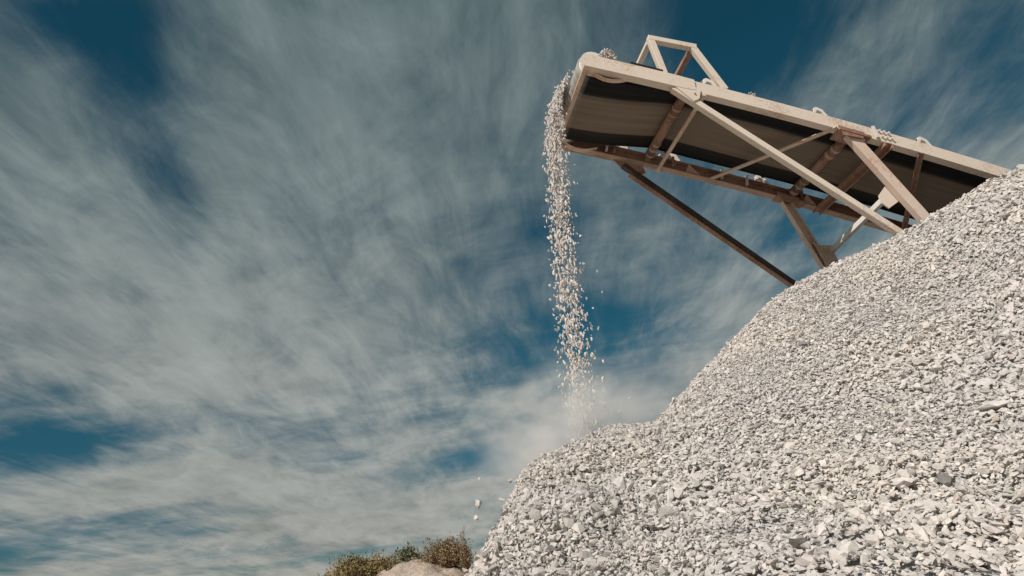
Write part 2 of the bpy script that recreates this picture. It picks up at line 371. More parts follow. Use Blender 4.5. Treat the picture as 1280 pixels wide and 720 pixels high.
# ------------------------------------------------------------------ the gravel pile
AZK = np.array([-40, -25, -18, -12, -7.89, -6.52, -5.15, -3.33, -1.0, .69, 2.02, 4.04, 6.01, 8.52, 9.77, 11.99, 14.29, 17.31, 20.31, 23.0, 25.54, 28.56, 30.89, 33.81, 36.64, 37.92, 39.08, 44.66, 60, 80])
EK = np.array([-.60, -.45, -.28, -.12, -.012, .024, .051, .094, .153, .168, .175, .187, .193, .190, .189, .216, .248, .286, .322, .339, .349, .357, .363, .375, .388, .390, .388, .392, .38, .33])
RK = np.array([1.5, 1.8, 2.1, 2.5, 2.85, 2.95, 3.1, 3.4, 3.85, 4.1, 4.3, 4.55, 4.7, 4.85, 4.95, 5.25, 5.6, 6.0, 6.25, 6.4, 6.45, 6.5, 6.5, 6.5, 6.5, 6.5, 6.5, 6.5, 6.4, 6.2])
AZB = np.array([-40, -25, -18, -12, -6.52, -3.01, 3.98, 11.85, 22.13, 30.11, 45, 80])
EB = np.array([-.80, -.62, -.45, -.30, -.05, .0235, .0074, -.011, -.0346, -.0522, -.07, -.10])
RB = np.array([1.1, 1.3, 1.6, 1.9, 2.3, 2.25, 2.0, 1.85, 1.8, 1.9, 2.0, 2.0])
def vnoise(x, y, seed=0):
    """smooth value noise"""
    xi = np.floor(x).astype(int); yi = np.floor(y).astype(int); fx = x-xi; fy = y-yi
    fx = fx*fx*(3-2*fx); fy = fy*fy*(3-2*fy)
    def h(a, b):
        k = (a*374761393 + b*668265263 + seed*974711) & 0xffffffff
        k = ((k ^ (k >> 13))*1274126177) & 0xffffffff
        return ((k ^ (k >> 16)) & 0xffff)/65535.
    return (h(xi, yi)*(1-fx)+h(xi+1, yi)*fx)*(1-fy) + (h(xi, yi+1)*(1-fx)+h(xi+1, yi+1)*fx)*fy
def pile_z(x, y):
    az = np.degrees(np.arctan2(x, y)); r = np.hypot(x, y)
    ec = np.interp(az, AZK, EK); rc = np.interp(az, AZK, RK); eb = np.interp(az, AZB, EB); rb = np.interp(az, AZB, RB)
    rb = np.minimum(rb, rc-.5)
    k = np.clip((rc-r)/(rc-rb), 0, None)
    e = ec - (ec-eb)*np.minimum(k, 1)**1.55
    z = r*e
    zb = rb*eb
    z = np.where(k > 1, zb - .62*(rb-r), z)
    q = np.clip(r-rc, 0, None)
    z = np.where(r > rc, rc*ec + ec*q*np.exp(-q*3) - .66*q*(1-np.exp(-q*4)), z)
    am = np.clip(np.abs(rc-r)/.8, 0, 1)*.8+.2
    z = z + am*(.10*(vnoise(x*1.5, y*1.5, 1)-.5) + .06*(vnoise(x*4, y*4, 2)-.5) + .035*(vnoise(x*9, y*9, 3)-.5) - .05*np.clip(vnoise(x*5.3, y*5.3, 8)-.80, 0, 1)*5)
    return z
def ray(px, py): return FW + RR*(px-640)/F_PX - UU*(py-360)/F_PX
def hit(px, py):
    d = ray(px, py); d /= np.linalg.norm(d)
    for k in np.arange(1.2, 9, .01):
        p = d*k
        if pile_z(p[:1], p[1:2])[0] > p[2]: return p
    return None
# a few hollows where the scree has slumped
_flat_z = pile_z
DIPS = [(hit(px, py), rad, dep) for px, py, rad, dep in [(1188, 597, .040, .11), (1128, 620, .030, .07), (1258, 532, .045, .10), (793, 600, .05, .07), (835, 618, .04, .05), (700, 640, .04, .05), (1240, 390, .05, .07), (960, 652, .03, .04)]]
def pile_z(x, y):
    z = _flat_z(x, y)
    for c, rad, dep in DIPS: z = z - dep*np.exp(-((x-c[0])**2 + (y-c[1])**2)/rad**2)
    return z
# underlying surface: polar sheet
azs = np.radians(np.linspace(-40, 80, 420)); rs = np.concatenate([np.linspace(.35, 7.2, 300), np.linspace(7.3, 12.5, 40)])
A_, R_ = np.meshgrid(azs, rs); X = R_*np.sin(A_); Y = R_*np.cos(A_)
Z = pile_z(X, Y) - .022 + .012*(vnoise(X*45, Y*45, 5)-.5)
Z = np.maximum(Z, GROUND-.06)
nr, na = X.shape
V = np.stack([X, Y, Z], -1).reshape(-1, 3)
I = (np.arange(nr-1)[:, None]*na + np.arange(na-1)[None, :]).reshape(-1)
Q = np.stack([I, I+1, I+na+1, I+na], 1)
def tone_attr(me, vals):
    a = me.attributes.new('tone', 'FLOAT', 'POINT'); a.data.foreach_set('value', vals.astype(np.float32))
def mesh_np(name, V, Fc, k, smooth=False):
    me = bpy.data.meshes.new(name)
    me.vertices.add(len(V)); me.vertices.foreach_set('co', V.astype(np.float32).ravel())
    me.loops.add(len(Fc)*k); me.loops.foreach_set('vertex_index', Fc.astype(np.int32).ravel())
    me.polygons.add(len(Fc)); me.polygons.foreach_set('loop_start', np.arange(0, len(Fc)*k, k, dtype=np.int32))
    me.polygons.foreach_set('use_smooth', np.full(len(Fc), smooth))
    me.update(calc_edges=True); return me

# stone shapes: convex angular chips
def chip(kind, npts):
    while True:
        p = rng.normal(size=(npts, 3)); p /= np.linalg.norm(p, axis=1)[:, None]; p *= rng.uniform(.78, 1.1, (npts, 1))
        sc = {'flat': (1., .78, .52), 'block': (1., .84, .72), 'shard': (1.2, .66, .48)}[kind]
        p = p*np.array(sc)
        # slice with a few planes for broad facets
        for _ in range(3):
            d = rng.normal(size=3); d /= np.linalg.norm(d); h = p@d; lim = h.max()*rng.uniform(.55, .8)
            over = np.clip(h-lim, 0, None); p = p - over[:, None]*d
        bm = bmesh.new(); vs = [bm.verts.new(Vector(q)) for q in p]
        r = bmesh.ops.convex_hull(bm, input=vs)
        loose = [v for v in bm.verts if not v.link_faces]
        bmesh.ops.delete(bm, geom=loose, context='VERTS')
        bmesh.ops.triangulate(bm, faces=bm.faces); bmesh.ops.recalc_face_normals(bm, faces=bm.faces)
        bm.verts.index_update()
        v = np.array([x.co[:] for x in bm.verts]); f = np.array([[q.index for q in x.verts] for x in bm.faces]); bm.free()
        if len(f) > 10: return v*.5, f
CHIPS = [chip(k, n) for k, n in [('flat', 13), ('block', 14), ('shard', 12), ('flat', 14), ('block', 12), ('shard', 13), ('flat', 12), ('block', 13), ('flat', 15), ('shard', 14), ('block', 15), ('flat', 13)]]
def rotmats(nrm, tilt, n):
    """random rotation whose local z is near nrm"""
    z = nrm + rng.normal(size=(n, 3))*tilt[:, None]; z /= np.linalg.norm(z, axis=1)[:, None]
    a = rng.normal(size=(n, 3)); x = a - z*(a*z).sum(1)[:, None]; x /= np.linalg.norm(x, axis=1)[:, None]
    y = np.cross(z, x); return np.stack([x, y, z], 2)
def scatter(name, P, S, Rm, tone, m):
    vs, fs, ts = [], [], []; off = 0
    ch = rng.integers(0, len(CHIPS), len(P))
    for c, (cv, cf) in enumerate(CHIPS):
        ix = np.nonzero(ch == c)[0]
        if not len(ix): continue
        vv = np.einsum('nij,nkj->nki', Rm[ix], cv[None]*S[ix][:, None, :]) + P[ix][:, None, :]
        k = len(cv); vs.append(vv.reshape(-1, 3)); ts.append(np.repeat(tone[ix], k))
        fs.append((cf[None] + (off + np.arange(len(ix))*k)[:, None, None]).reshape(-1, 3)); off += k*len(ix)
    me = mesh_np(name, np.concatenate(vs), np.concatenate(fs), 3)
    tone_attr(me, np.concatenate(ts)); return me
def normals(x, y):
    h = .03; gx = (pile_z(x+h, y)-pile_z(x-h, y))/(2*h); gy = (pile_z(x, y+h)-pile_z(x, y-h))/(2*h)
    n = np.stack([-gx, -gy, np.ones_like(gx)], -1); return n/np.linalg.norm(n, axis=-1)[..., None]
def stones(n, azr, mean, sig, lift, rmin=.9):
    az = np.radians(rng.uniform(azr[0], azr[1], n)); r = np.sqrt(rng.uniform(rmin**2, 7.1**2, n))
    rc = np.interp(np.degrees(az), AZK, RK); ok = r < rc+.45
    az, r = az[ok], r[ok]; x, y = r*np.sin(az), r*np.cos(az)
    z = pile_z(x, y); ok = z > GROUND+.01; x, y, z, az = x[ok], y[ok], z[ok], az[ok]
    N_ = normals(x, y); k = len(x)
    deg = np.degrees(az)
    # lobe on the left is coarser, the dusty main slope finer, scree coarsens towards the foot
    lobe = np.clip((13 - deg - (vnoise(x*1.2, y*1.2, 9)-.5)*10)/6, 0, 1)
    rr = np.hypot(x, y)
    low = np.clip((3.2-rr)/1.6, 0, 1)
    patch = vnoise(x*2.2, y*2.2, 11)
    d = mean*np.exp(rng.normal(0, sig, k))*(.74 + .07*lobe - .02*low + .32*np.clip((deg-24)/14, 0, 1) + .34*(patch-.5) + .30*(vnoise(x*.9+y*.5, y*3.1, 14)-.5))
    d = np.clip(d, .006, .075)
    S = np.stack([d*rng.uniform(.95, 1.3, k), d*rng.uniform(.8, 1.15, k), d*rng.uniform(.7, 1.1, k)], 1)
    P = np.stack([x, y, z], 1) + N_*(rng.uniform(-.25, lift, k)*d)[:, None]
    tone = np.clip(rng.beta(2.6, 2.2, k)*.9 + .04 - .24*lobe*rng.random(k), 0, .92)
    odd = rng.random(k); tone = np.where(odd > .985, rng.uniform(.95, .985, k), tone); tone = np.where(odd < .010, rng.uniform(0, .1, k), tone)
    tone = np.where((odd > .978) & (odd < .985), 1., tone)
    return P, S, rotmats(N_, np.full(k, .38) + .55*lobe, k), tone
sets = [stones(185000, (-20, 50), .0240, .36, .42), stones(80000, (-20, 50), .0135, .35, .32), stones(16000, (50, 78), .032, .35, .4), stones(1500, (-14, 50), .040, .20, .15)]
P_, S_, R3, T_ = [np.concatenate(a) for a in zip(*sets)]
me = scatter('gravel_pile', P_, S_, R3, T_, M_GRAVEL)
# join the underlying surface into the same mesh
pile = link('gravel_pile', me, M_GRAVEL)
tag(pile, 'huge pile of freshly crushed white limestone gravel filling the lower right', 'gravel pile', kind='stuff')
sub = link('gravel_core', mesh_np('gravel_core', V, Q, 4, True), M_BASE, pile)
print('stones', len(P_), 'tris', len(me.polygons))

# ------------------------------------------------------------------ larger rocks lying on the pile
def rock(name, P, S, Rm, tone, m=M_ROCK, cuts=7, seed=0, sub=3):
    r_ = np.random.default_rng(seed)
    bm = bmesh.new(); bmesh.ops.create_icosphere(bm, subdivisions=sub, radius=.5)
    v = np.array([x.co[:] for x in bm.verts])
    for _ in range(cuts):
        d = r_.normal(size=3); d /= np.linalg.norm(d); h = v@d; lim = r_.uniform(.26, .40)
        v = v - np.clip(h-lim, 0, None)[:, None]*d
    v += .012*np.stack([np.sin(v[:, 1]*19+seed), np.sin(v[:, 2]*23), np.sin(v[:, 0]*17)], 1)
    v = (v*np.array(S))@Rm.T
    for x, c in zip(bm.verts, v): x.co = c
    for f in bm.faces: f.smooth = False
    me = bpy.data.meshes.new(name); bm.to_mesh(me); bm.free(); tone_attr(me, np.full(len(me.vertices), tone))
    o = link(name, me, m); o.location = Vector(P); return o
BIG = [  # px, py, size (m), tone, label
    (1247, 508, (.155, .085, .05), .78, 'broad flat pale slab tilted out of the right edge of the gravel'),
    (1266, 488, (.10, .05, .035), .50, 'long grey shard leaning beside the broad pale slab near the right edge'),
    (1262, 388, (.09, .06, .05), .68, 'angular pale rock high up against the right edge of the pile'),
    (1236, 374, (.10, .045, .035), .48, 'thin wedge of grey rock beside the angular pale rock high on the right'),
    (1127, 606, (.085, .055, .05), .82, 'white angular rock with a dark hollow below it in the lower slope'),
    (1181, 603, (.052, .045, .060), .03, 'small dark grey rock standing in a hollow low on the slope'),
    (1030, 620, (.085, .040, .035), .66, 'elongated slanting pale rock in the middle of the lower slope'),
    (1105, 628, (.045, .04, .04), .22, 'squat mid grey rock below the white angular rock'),
    (1148, 672, (.085, .06, .045), .62, 'broad grey white rock near the bottom right of the pile'),
    (1028, 668, (.060, .05, .035), .80, 'small flat white rock near the bottom middle of the pile'),
    (1015, 705, (.045, .035, .03), .955, 'pinkish rock near the bottom middle edge of the picture'),
    (1196, 625, (.035, .030, .03), .96, 'small pinkish brown rock just below the dark grey rock'),
    (724, 662, (.075, .05, .045), .72, 'pale block on the near left lobe of the pile'),
    (813, 616, (.06, .04, .035), .70, 'oval pale rock in the middle of the left lobe'),
    (862, 680, (.025, .02, .03), .03, 'tiny dark pebble among pale stones low on the left lobe'),
    (1160, 500, (.06, .035, .03), .75, 'pale oblong rock in the middle of the main slope'),
]
BIGCH = [chip('block', n) for n in (18, 22, 20, 24, 19)]
for i, (px, py, S, tn, lb) in enumerate(BIG):
    p = hit(px, py)
    if p is None: continue
    nn = normals(p[:1], p[1:2]); Rm = rotmats(nn, np.array([.25]), 1)[0]
    Rm = rotmats(nn, np.array([.4]), 1)[0]
    cv, cf = BIGCH[i % len(BIGCH)]
    me = mesh_np('rock', (cv*np.array([S[0], S[1]*1.15, S[2]*1.3])*1.05)@Rm.T, cf, 3); tone_attr(me, np.full(len(cv), tn))
    o = link('rock', me, M_ROCK); o.location = Vector(p + nn[0]*S[2]*.12)
    tag(o, lb, 'rock', 'larger rocks lying on the gravel pile')

# gravel heaps stranded on the conveyor frame
def heap(s, t, m, rad, hgt, n, label):
    k = n; a = rng.uniform(0, 2*math.pi, k); q = np.sqrt(rng.random(k)); hh = rng.random(k)
    x = np.cos(a)*q*rad; y = np.sin(a)*q*rad*.8; z = (1-q**2)**.4*hgt*hh**.5
    c = pos(s, t, m)
    P = c + x[:, None]*u + y[:, None]*w + z[:, None]*n_
    d = rng.uniform(.018, .034, k); me = scatter('gravel_heap', P - c, np.stack([d, d*.9, d*.8], 1), rotmats(np.tile(n_, (k, 1)), np.full(k, 1.), k), np.clip(rng.beta(2.6, 2.2, k)*.9+.08, 0, .9), M_GRAVEL)
    o = link('gravel_heap', me, M_GRAVEL); o.location = Vector(c); tag(o, label, 'gravel heap', 'gravel caught on the conveyor frame', 'stuff')
heap(.20, .05, -.008, .085, .16, 330, 'rounded clump of caked gravel on the rail at the conveyor head')
heap(1.55, .05, -.004, .035, .085, 30, 'small upright clump of gravel on the near rail between two brackets')
heap(1.72, .05, -.004, .03, .02, 9, 'few loose chips on the near rail right of the small clump')
heap(.50, .06, -.004, .07, .018, 16, 'thin scatter of chips on the rail in front of the safety frame')

# ------------------------------------------------------------------ falling gravel
n = 4800
tau = rng.random(n)**1.0*1.03
t0 = np.clip(rng.normal(.58, .10, n), .25, .95)
v0 = rng.normal(.40, .05, n) - np.abs(rng.normal(0, .09, n))*(rng.random(n) < .55)*tau
hd = np.array([u[0], u[1], 0]); hd /= np.linalg.norm(hd)
st = np.array([pos(SCN-RAD-.014, t, MCN-.04) for t in t0])
up = rng.uniform(-.14, .05, n)
lat = rng.normal(0, .07, n)
P = st - hd*(v0*tau)[:, None] + w*(lat*tau)[:, None]; P[:, 2] -= up*tau + .5*9.81*tau**2
spread = .012 + .040*tau
P -= hd*(.060*(1-np.exp(-tau*9)))[:, None]
P += rng.normal(size=(n, 3))*spread[:, None]
ok = P[:, 2] > np.array([pile_z(P[:, 0], P[:, 1])])[0]-.02
P = P[ok]; tau = tau[ok]; n = len(P)
d = np.clip(.0225*np.exp(rng.normal(0, .32, n)), .01, .045)
vertical = np.tile([[.0, .0, 1.]], (n, 1))
Rm = rotmats(vertical, np.full(n, .28), n)
S3 = np.stack([d*.8, d*.85, d*2.9], 1)
c0 = P.mean(0)
me = scatter('falling_gravel', P-c0, S3, Rm, np.clip(rng.beta(2.6, 2.0, n)*.6+.24, 0, .92), M_GRAVEL)
fg = link('falling_gravel', me, M_GRAVEL); fg.location = Vector(c0)
tag(fg, 'stream of white gravel pouring off the conveyor head onto the pile', 'falling gravel', kind='stuff')

# separate stones bouncing away from the stream, each a thing
STR = [(597, 630, 3.9, .055, .30, 'grey stone in mid air left of the pile above the brown bush'), (595, 649, 3.8, .040, .85, 'white stone in mid air just below the grey flying stone'),
       (599, 597, 4.2, .026, .85, 'small pale stone flying above the grey stone left of the pile'), (637, 601, 4.1, .035, .35, 'grey stone skimming past the left shoulder of the pile'),
       (627, 624, 3.9, .038, .6, 'pale stone rolling down beside the steep left edge'),
       (790, 487, 5.2, .030, .6, 'lone stone in the air right of the stream above the lobe crest'), (786, 498, 5.1, .020, .7, 'small lone stone just under the one right of the stream'),
       (706, 234, 5.4, .024, .8, 'single white stone right of the stream just below the conveyor head'), (715, 244, 5.4, .020, .7, 'tiny stone farthest right of the stream below the conveyor head'),
       (726, 295, 5.4, .026, .7, 'pale stone clear of the right side of the upper stream'), (729, 329, 5.4, .030, .8, 'white stone clear of the right side of the stream at mid height'),
       (697, 412, 5.5, .030, .8, 'pale stone on the left fringe of the lower stream'), (699, 470, 5.5, .034, .6, 'stone on the left fringe of the stream near the dust'),
       (742, 385, 5.5, .024, .6, 'small stone right of the lower stream')]
for i, (px, py, dep, sz, tn, lb) in enumerate(STR):
    p = ray(px, py)*dep
    rz = rotmats(np.array([[.6, .2, .5]]), np.array([1.]), 1)[0]
    cv, cf = CHIPS[(i*5+1) % len(CHIPS)]
    me = mesh_np('flying_stone', (cv*sz*1.25)@rz.T, cf, 3); tone_attr(me, np.full(len(cv), tn))
    o = link('flying_stone', me, M_GRAVEL); o.location = Vector(p)
    tag(o, lb, 'stone', 'single stones in the air')

# ------------------------------------------------------------------ dust
def dust(name, c, rad, dens, label, rotz=0., seed=0, sc=2.6, lo=.40):
    m = bpy.data.materials.new('stone_dust'); m.use_nodes = True; nt = m.node_tree; nt.nodes.clear()
    out = nt.nodes.new('ShaderNodeOutputMaterial'); pv = nt.nodes.new('ShaderNodeVolumePrincipled')
    pv.inputs['Color'].default_value = (.985, .975, .965, 1); pv.inputs['Anisotropy'].default_value = .1
    tc = N(nt, 'ShaderNodeTexCoord'); ln = N(nt, 'ShaderNodeVectorMath', operation='LENGTH'); nt.links.new(tc.outputs['Object'], ln.inputs[0])
    mp = N(nt, 'ShaderNodeMapping'); mp.inputs['Location'].default_value = (seed, 0, 0); nt.links.new(tc.outputs['Object'], mp.inputs[0])
    no = N(nt, 'ShaderNodeTexNoise', Scale=sc, Detail=4., Roughness=.6, Distortion=.3); nt.links.new(mp.outputs[0], no.inputs['Vector'])
    fo = N(nt, 'ShaderNodeMapRange', interpolation_type='SMOOTHSTEP'); nt.links.new(ln.outputs['Value'], fo.inputs[0])
    fo.inputs[1].default_value = 1.; fo.inputs[2].default_value = .05; fo.inputs[3].default_value = 0; fo.inputs[4].default_value = 1
    nn = N(nt, 'ShaderNodeMapRange'); nt.links.new(no.outputs[0], nn.inputs[0]); nn.inputs[1].default_value = lo; nn.inputs[2].default_value = .62
    mu = N(nt, 'ShaderNodeMath', operation='MULTIPLY'); nt.links.new(fo.outputs[0], mu.inputs[0]); nt.links.new(nn.outputs[0], mu.inputs[1])
    m2 = N(nt, 'ShaderNodeMath', operation='MULTIPLY'); nt.links.new(mu.outputs[0], m2.inputs[0]); m2.inputs[1].default_value = dens
    nt.links.new(m2.outputs[0], pv.inputs['Density']); nt.links.new(pv.outputs[0], out.inputs['Volume'])
    bm = bmesh.new(); bmesh.ops.create_icosphere(bm, subdivisions=3, radius=1.)
    me = bpy.data.meshes.new(name); bm.to_mesh(me); bm.free(); o = link(name, me, m)
    o.location = Vector(c); o.scale = rad; o.rotation_euler = (0, 0, rotz)
    return tag(o, label, 'dust', kind='stuff')
dust('dust_cloud', ray(712, 535)*5.3, (.80, .6, .55), 4.8, 'pale dust puff rising where the falling gravel strikes the pile')
dust('dust_cloud', ray(672, 578)*4.6, (.52, .42, .38), 4.5, 'thin dust drifting off the left shoulder of the pile', seed=5)
dust('dust_cloud', ray(880, 505)*6.9, (1.5, .7, .85), 1.4, 'faint dust haze hanging behind the ridge of the pile', seed=9, sc=1.6, lo=.3)

# ------------------------------------------------------------------ ground, berm and bushes
def soil_mat():
    m, nt, b, o = mat('dry_soil')
    t = N(nt, 'ShaderNodeTexCoord'); n1 = N(nt, 'ShaderNodeTexNoise', Scale=2.2, Detail=8., Roughness=.65); nt.links.new(t.outputs['Object'], n1.inputs['Vector'])
    n2 = N(nt, 'ShaderNodeTexNoise', Scale=24., Detail=6.); nt.links.new(t.outputs['Object'], n2.inputs['Vector'])
    c = ramp(nt, n1.outputs[0], [(.3, (.33, .25, .19)), (.5, (.43, .345, .275)), (.72, (.52, .43, .355))]).outputs[0]
    v = ramp(nt, n2.outputs[0], [(.35, (.8, .8, .8)), (.65, (1.1, 1.1, 1.1))]).outputs[0]
    nt.links.new(mix(nt, 1., c, v, 'MULTIPLY'), b.inputs['Base Color']); b.inputs['Roughness'].default_value = .95
    bump(nt, b, n2.outputs[0], .8, .03); return m
M_SOIL = soil_mat()
rr_ = np.concatenate([[0], np.geomspace(.6, 1500, 60)]); aa_ = np.linspace(0, 2*math.pi, 73)
A2, R2_ = np.meshgrid(aa_, rr_); gx = R2_*np.sin(A2); gy = R2_*np.cos(A2)
gz = GROUND + .05*(vnoise(gx*.5, gy*.5, 21)-.5)*np.clip(R2_/4, 0, 1)
nr, na = gx.shape; I = (np.arange(nr-1)[:, None]*na + np.arange(na-1)[None, :]).reshape(-1)
gr = link('ground', mesh_np('ground', np.stack([gx, gy, gz], -1).reshape(-1, 3), np.stack([I, I+na, I+na+1, I+1], 1), 4, True), M_SOIL)
tag(gr, kind='structure')
BC = np.array([-2.1, 10.3])
def berm_z(x, y):
    dx = (x-BC[0])/2.5; dy = (y-BC[1])/2.0
    b = np.exp(-(dx*dx+dy*dy)**2)
    z = GROUND - .1 + 1.38*b + .16*b*(vnoise(x*1.6, y*1.6, 31)-.5)*2 + .07*(vnoise(x*6, y*6, 32)-.5) + .035*(vnoise(x*15, y*15, 33)-.5)
    z += .16*np.exp(-((x+1.72)/.45)**2-((y-10.0)/.6)**2)
    return z
bx, by = np.meshgrid(np.linspace(-7.5, 3, 300), np.linspace(6, 15, 240)); bz = berm_z(bx, by)
nr, na = bx.shape; I = (np.arange(nr-1)[:, None]*na + np.arange(na-1)[None, :]).reshape(-1)
bo = link('soil_mound', mesh_np('soil_mound', np.stack([bx, by, bz], -1).reshape(-1, 3), np.stack([I, I+1, I+na+1, I+na], 1), 4, True), M_SOIL); tag(bo, kind='structure')

def leaf_mat(name, stops):
    m, nt, b, o = mat(name); a = N(nt, 'ShaderNodeAttribute', attribute_name='tone')
    c = ramp(nt, a.outputs['Fac'], stops).outputs[0]; nt.links.new(c, b.inputs['Base Color']); b.inputs['Roughness'].default_value = .85
    b.inputs['Specular IOR Level'].default_value = .15; return m
M_DRY = leaf_mat('dry_twigs', [(0, (.13, .085, .05)), (.5, (.27, .185, .105)), (1, (.42, .31, .19))])
M_OLIVE = leaf_mat('olive_leaves', [(0, (.08, .065, .03)), (.4, (.27, .20, .10)), (.7, (.22, .19, .075)), (1, (.40, .31, .17))])
M_SAGE = leaf_mat('sage_leaves', [(0, (.08, .08, .05)), (.6, (.17, .18, .12)), (1, (.29, .28, .20))])
def bush(name, px, py, dist, rad, hgt, ntw, nlf, mt, ml, label, leaf=.02, spiky=0.):
    d = ray(px, py); az = math.atan2(d[0], d[1]); x0, y0 = dist*math.sin(az), dist*math.cos(az)
    z0 = float(berm_z(np.array([x0]), np.array([y0]))[0]) - .03
    o = bpy.data.objects.new(name, None); C.objects.link(o); o.location = (x0, y0, z0); bpy.context.view_layer.update()
    tag(o, label, 'bush', 'bushes on the soil mound')
    vs, fs, ts = [], [], []; tips = []
    for i in range(ntw):
        a = rng.uniform(0, 2*math.pi); el = rng.uniform(.08, 1.) ** .9*math.pi/2; q_ = rng.uniform(.55, 1.08)*(1+.22*math.sin(3*a+rad*40))
        tgt = np.array([math.cos(a)*math.cos(el)*rad*q_, math.sin(a)*math.cos(el)*rad*q_, hgt*math.sin(el)*q_*.95])
        if rng.random() < spiky: tgt[2] *= 1.55
        st_ = np.array([rng.normal()*rad*.2, rng.normal()*rad*.2, 0]); pts = []
        for k in np.linspace(0, 1, 5):
            pts.append(st_ + (tgt-st_)*k + np.array([0, 0, hgt*.18*math.sin(k*math.pi)]) + rng.normal(size=3)*.02*k)
        tn = rng.random(); b0 = len(vs)
        for j, p in enumerate(pts):
            rd = .0055*(1-j/5.5)
            for q in range(3): vs.append(p + rd*np.array([math.cos(q*2.1), math.sin(q*2.1), 0])); ts.append(tn)
        for j in range(4):
            for q in range(3): fs.append((b0+j*3+q, b0+j*3+(q+1) % 3, b0+j*3+3+(q+1) % 3, b0+j*3+3+q))
        tips += pts[2:]
    me = mesh_np('twigs', np.array(vs), np.array(fs), 4); tone_attr(me, np.array(ts))
    t = bpy.data.objects.new('twigs', me); me.materials.append(mt); C.objects.link(t); t.parent = o
    tips = np.array(tips); vs, fs, ts = [], [], []
    c = tips[rng.integers(0, len(tips), nlf)] + np.clip(rng.normal(size=(nlf, 3)), -1.6, 1.6)*rad*.05
    for i in range(nlf):
        ax = rng.normal(size=3); ax[2] = abs(ax[2])+.3; ax /= np.linalg.norm(ax); sd = np.cross(ax, rng.normal(size=3)); sd /= np.linalg.norm(sd)
        L = leaf*rng.uniform(.6, 1.5); b0 = len(vs)
        vs += [c[i]-sd*L*.16, c[i]+ax*L*.5-sd*L*.2, c[i]+ax*L, c[i]+ax*L*.5+sd*L*.2]; fs.append((b0, b0+1, b0+2, b0+3)); tn = rng.random(); ts += [tn]*4
    me = mesh_np('foliage', np.array(vs), np.array(fs), 4); tone_attr(me, np.array(ts)); me.materials.append(ml)
    t = bpy.data.objects.new('foliage', me); C.objects.link(t); t.parent = o
bush('bush', 447, 705, 10.2, .50, .25, 420, 6500, M_DRY, M_OLIVE, 'low spreading olive brown bush, leftmost on the soil mound', .035)
bush('bush', 478, 705, 10.3, .34, .20, 220, 2500, M_DRY, M_OLIVE, 'small brown bush beside the bare soil patch', .03)
bush('bush', 510, 695, 10.6, .26, .24, 110, 1700, M_DRY, M_SAGE, 'small grey green sage plant behind the bare soil patch', .05)
bush('bush', 557, 700, 9.9, .40, .30, 900, 7000, M_DRY, M_DRY, 'rounded dry brown bush between the bare soil and the gravel', .03)
bush('bush', 583, 700, 9.7, .15, .40, 110, 400, M_DRY, M_DRY, 'tall wispy dry stalks touching the edge of the gravel', .03, .3)

# ------------------------------------------------------------------ sky, clouds and sun
SUN = np.array([-.46, -.62, .64]); SUN /= np.linalg.norm(SUN)
el = math.asin(SUN[2]); azs_ = math.atan2(SUN[0], SUN[1])
W = bpy.data.worlds.new('World'); SC.world = W; W.use_nodes = True; nt = W.node_tree; nt.nodes.clear()
wo = nt.nodes.new('ShaderNodeOutputWorld'); bg = nt.nodes.new('ShaderNodeBackground'); nt.links.new(bg.outputs[0], wo.inputs[0])
sky = nt.nodes.new('ShaderNodeTexSky'); sky.sky_type = 'NISHITA'; sky.sun_disc = False; sky.sun_elevation = el; sky.sun_rotation = azs_
sky.altitude = 600; sky.air_density = 1.; sky.dust_density = .8; sky.ozone_density = 2.2
SKY_STR = .075
tc = nt.nodes.new('ShaderNodeTexCoord'); sp = nt.nodes.new('ShaderNodeSeparateXYZ'); nt.links.new(tc.outputs['Generated'], sp.inputs[0])
def M_(op, a, b=None, c=None, cl=False):
    n = nt.nodes.new('ShaderNodeMath'); n.operation = op; n.use_clamp = cl
    for i, v in enumerate((a, b, c)):
        if v is None: continue
        if isinstance(v, bpy.types.NodeSocket): nt.links.new(v, n.inputs[i])
        else: n.inputs[i].default_value = v
    return n.outputs[0]
zc = M_('ADD', M_('MAXIMUM', sp.outputs[2], 0.), .10)
px_ = M_('DIVIDE', sp.outputs[0], zc); py_ = M_('DIVIDE', sp.outputs[1], zc)
def cloudnoise(sx, sy, scale, det, rough, dist, off=(0, 0), rot=0.):
    cb = nt.nodes.new('ShaderNodeCombineXYZ'); nt.links.new(px_, cb.inputs[0]); nt.links.new(py_, cb.inputs[1])
    mp = nt.nodes.new('ShaderNodeMapping'); nt.links.new(cb.outputs[0], mp.inputs[0]); mp.inputs['Rotation'].default_value = (0, 0, rot)
    mp.inputs['Scale'].default_value = (sx, sy, 1); mp.inputs['Location'].default_value = (off[0], off[1], 0)
    no = N(nt, 'ShaderNodeTexNoise', Scale=scale, Detail=det, Roughness=rough, Distortion=dist); nt.links.new(mp.outputs[0], no.inputs['Vector'])
    return no.outputs[0]
streak = cloudnoise(.9, .62, 1.7, 10., .60, .9, (3.1, 1.7), .25)
fine = cloudnoise(1.0, .52, 5.0, 10., .66, .9, (7.3, 2.2), .5)
soft = cloudnoise(.8, .5, 1.1, 4., .5, .6, (1.4, 5.2))
den = M_('ADD', M_('MULTIPLY', streak, .60), M_('MULTIPLY', fine, .28)); den = M_('ADD', den, M_('MULTIPLY', soft, .44))
hA = cloudnoise(1.0, .20, 12., 8., .66, .6, (2.3, 9.2), .45); hB = cloudnoise(1.0, .22, 10., 8., .66, .6, (4.3, 1.2), -.6)
msk = ramp(nt, cloudnoise(1., .8, 1.3, 3., .5, .3, (8.8, 3.1)), [(.42, 0.), (.58, 1.)]).outputs[0]
hair = M_('ADD', M_('MULTIPLY', hA, M_('SUBTRACT', 1., msk)), M_('MULTIPLY', hB, msk))
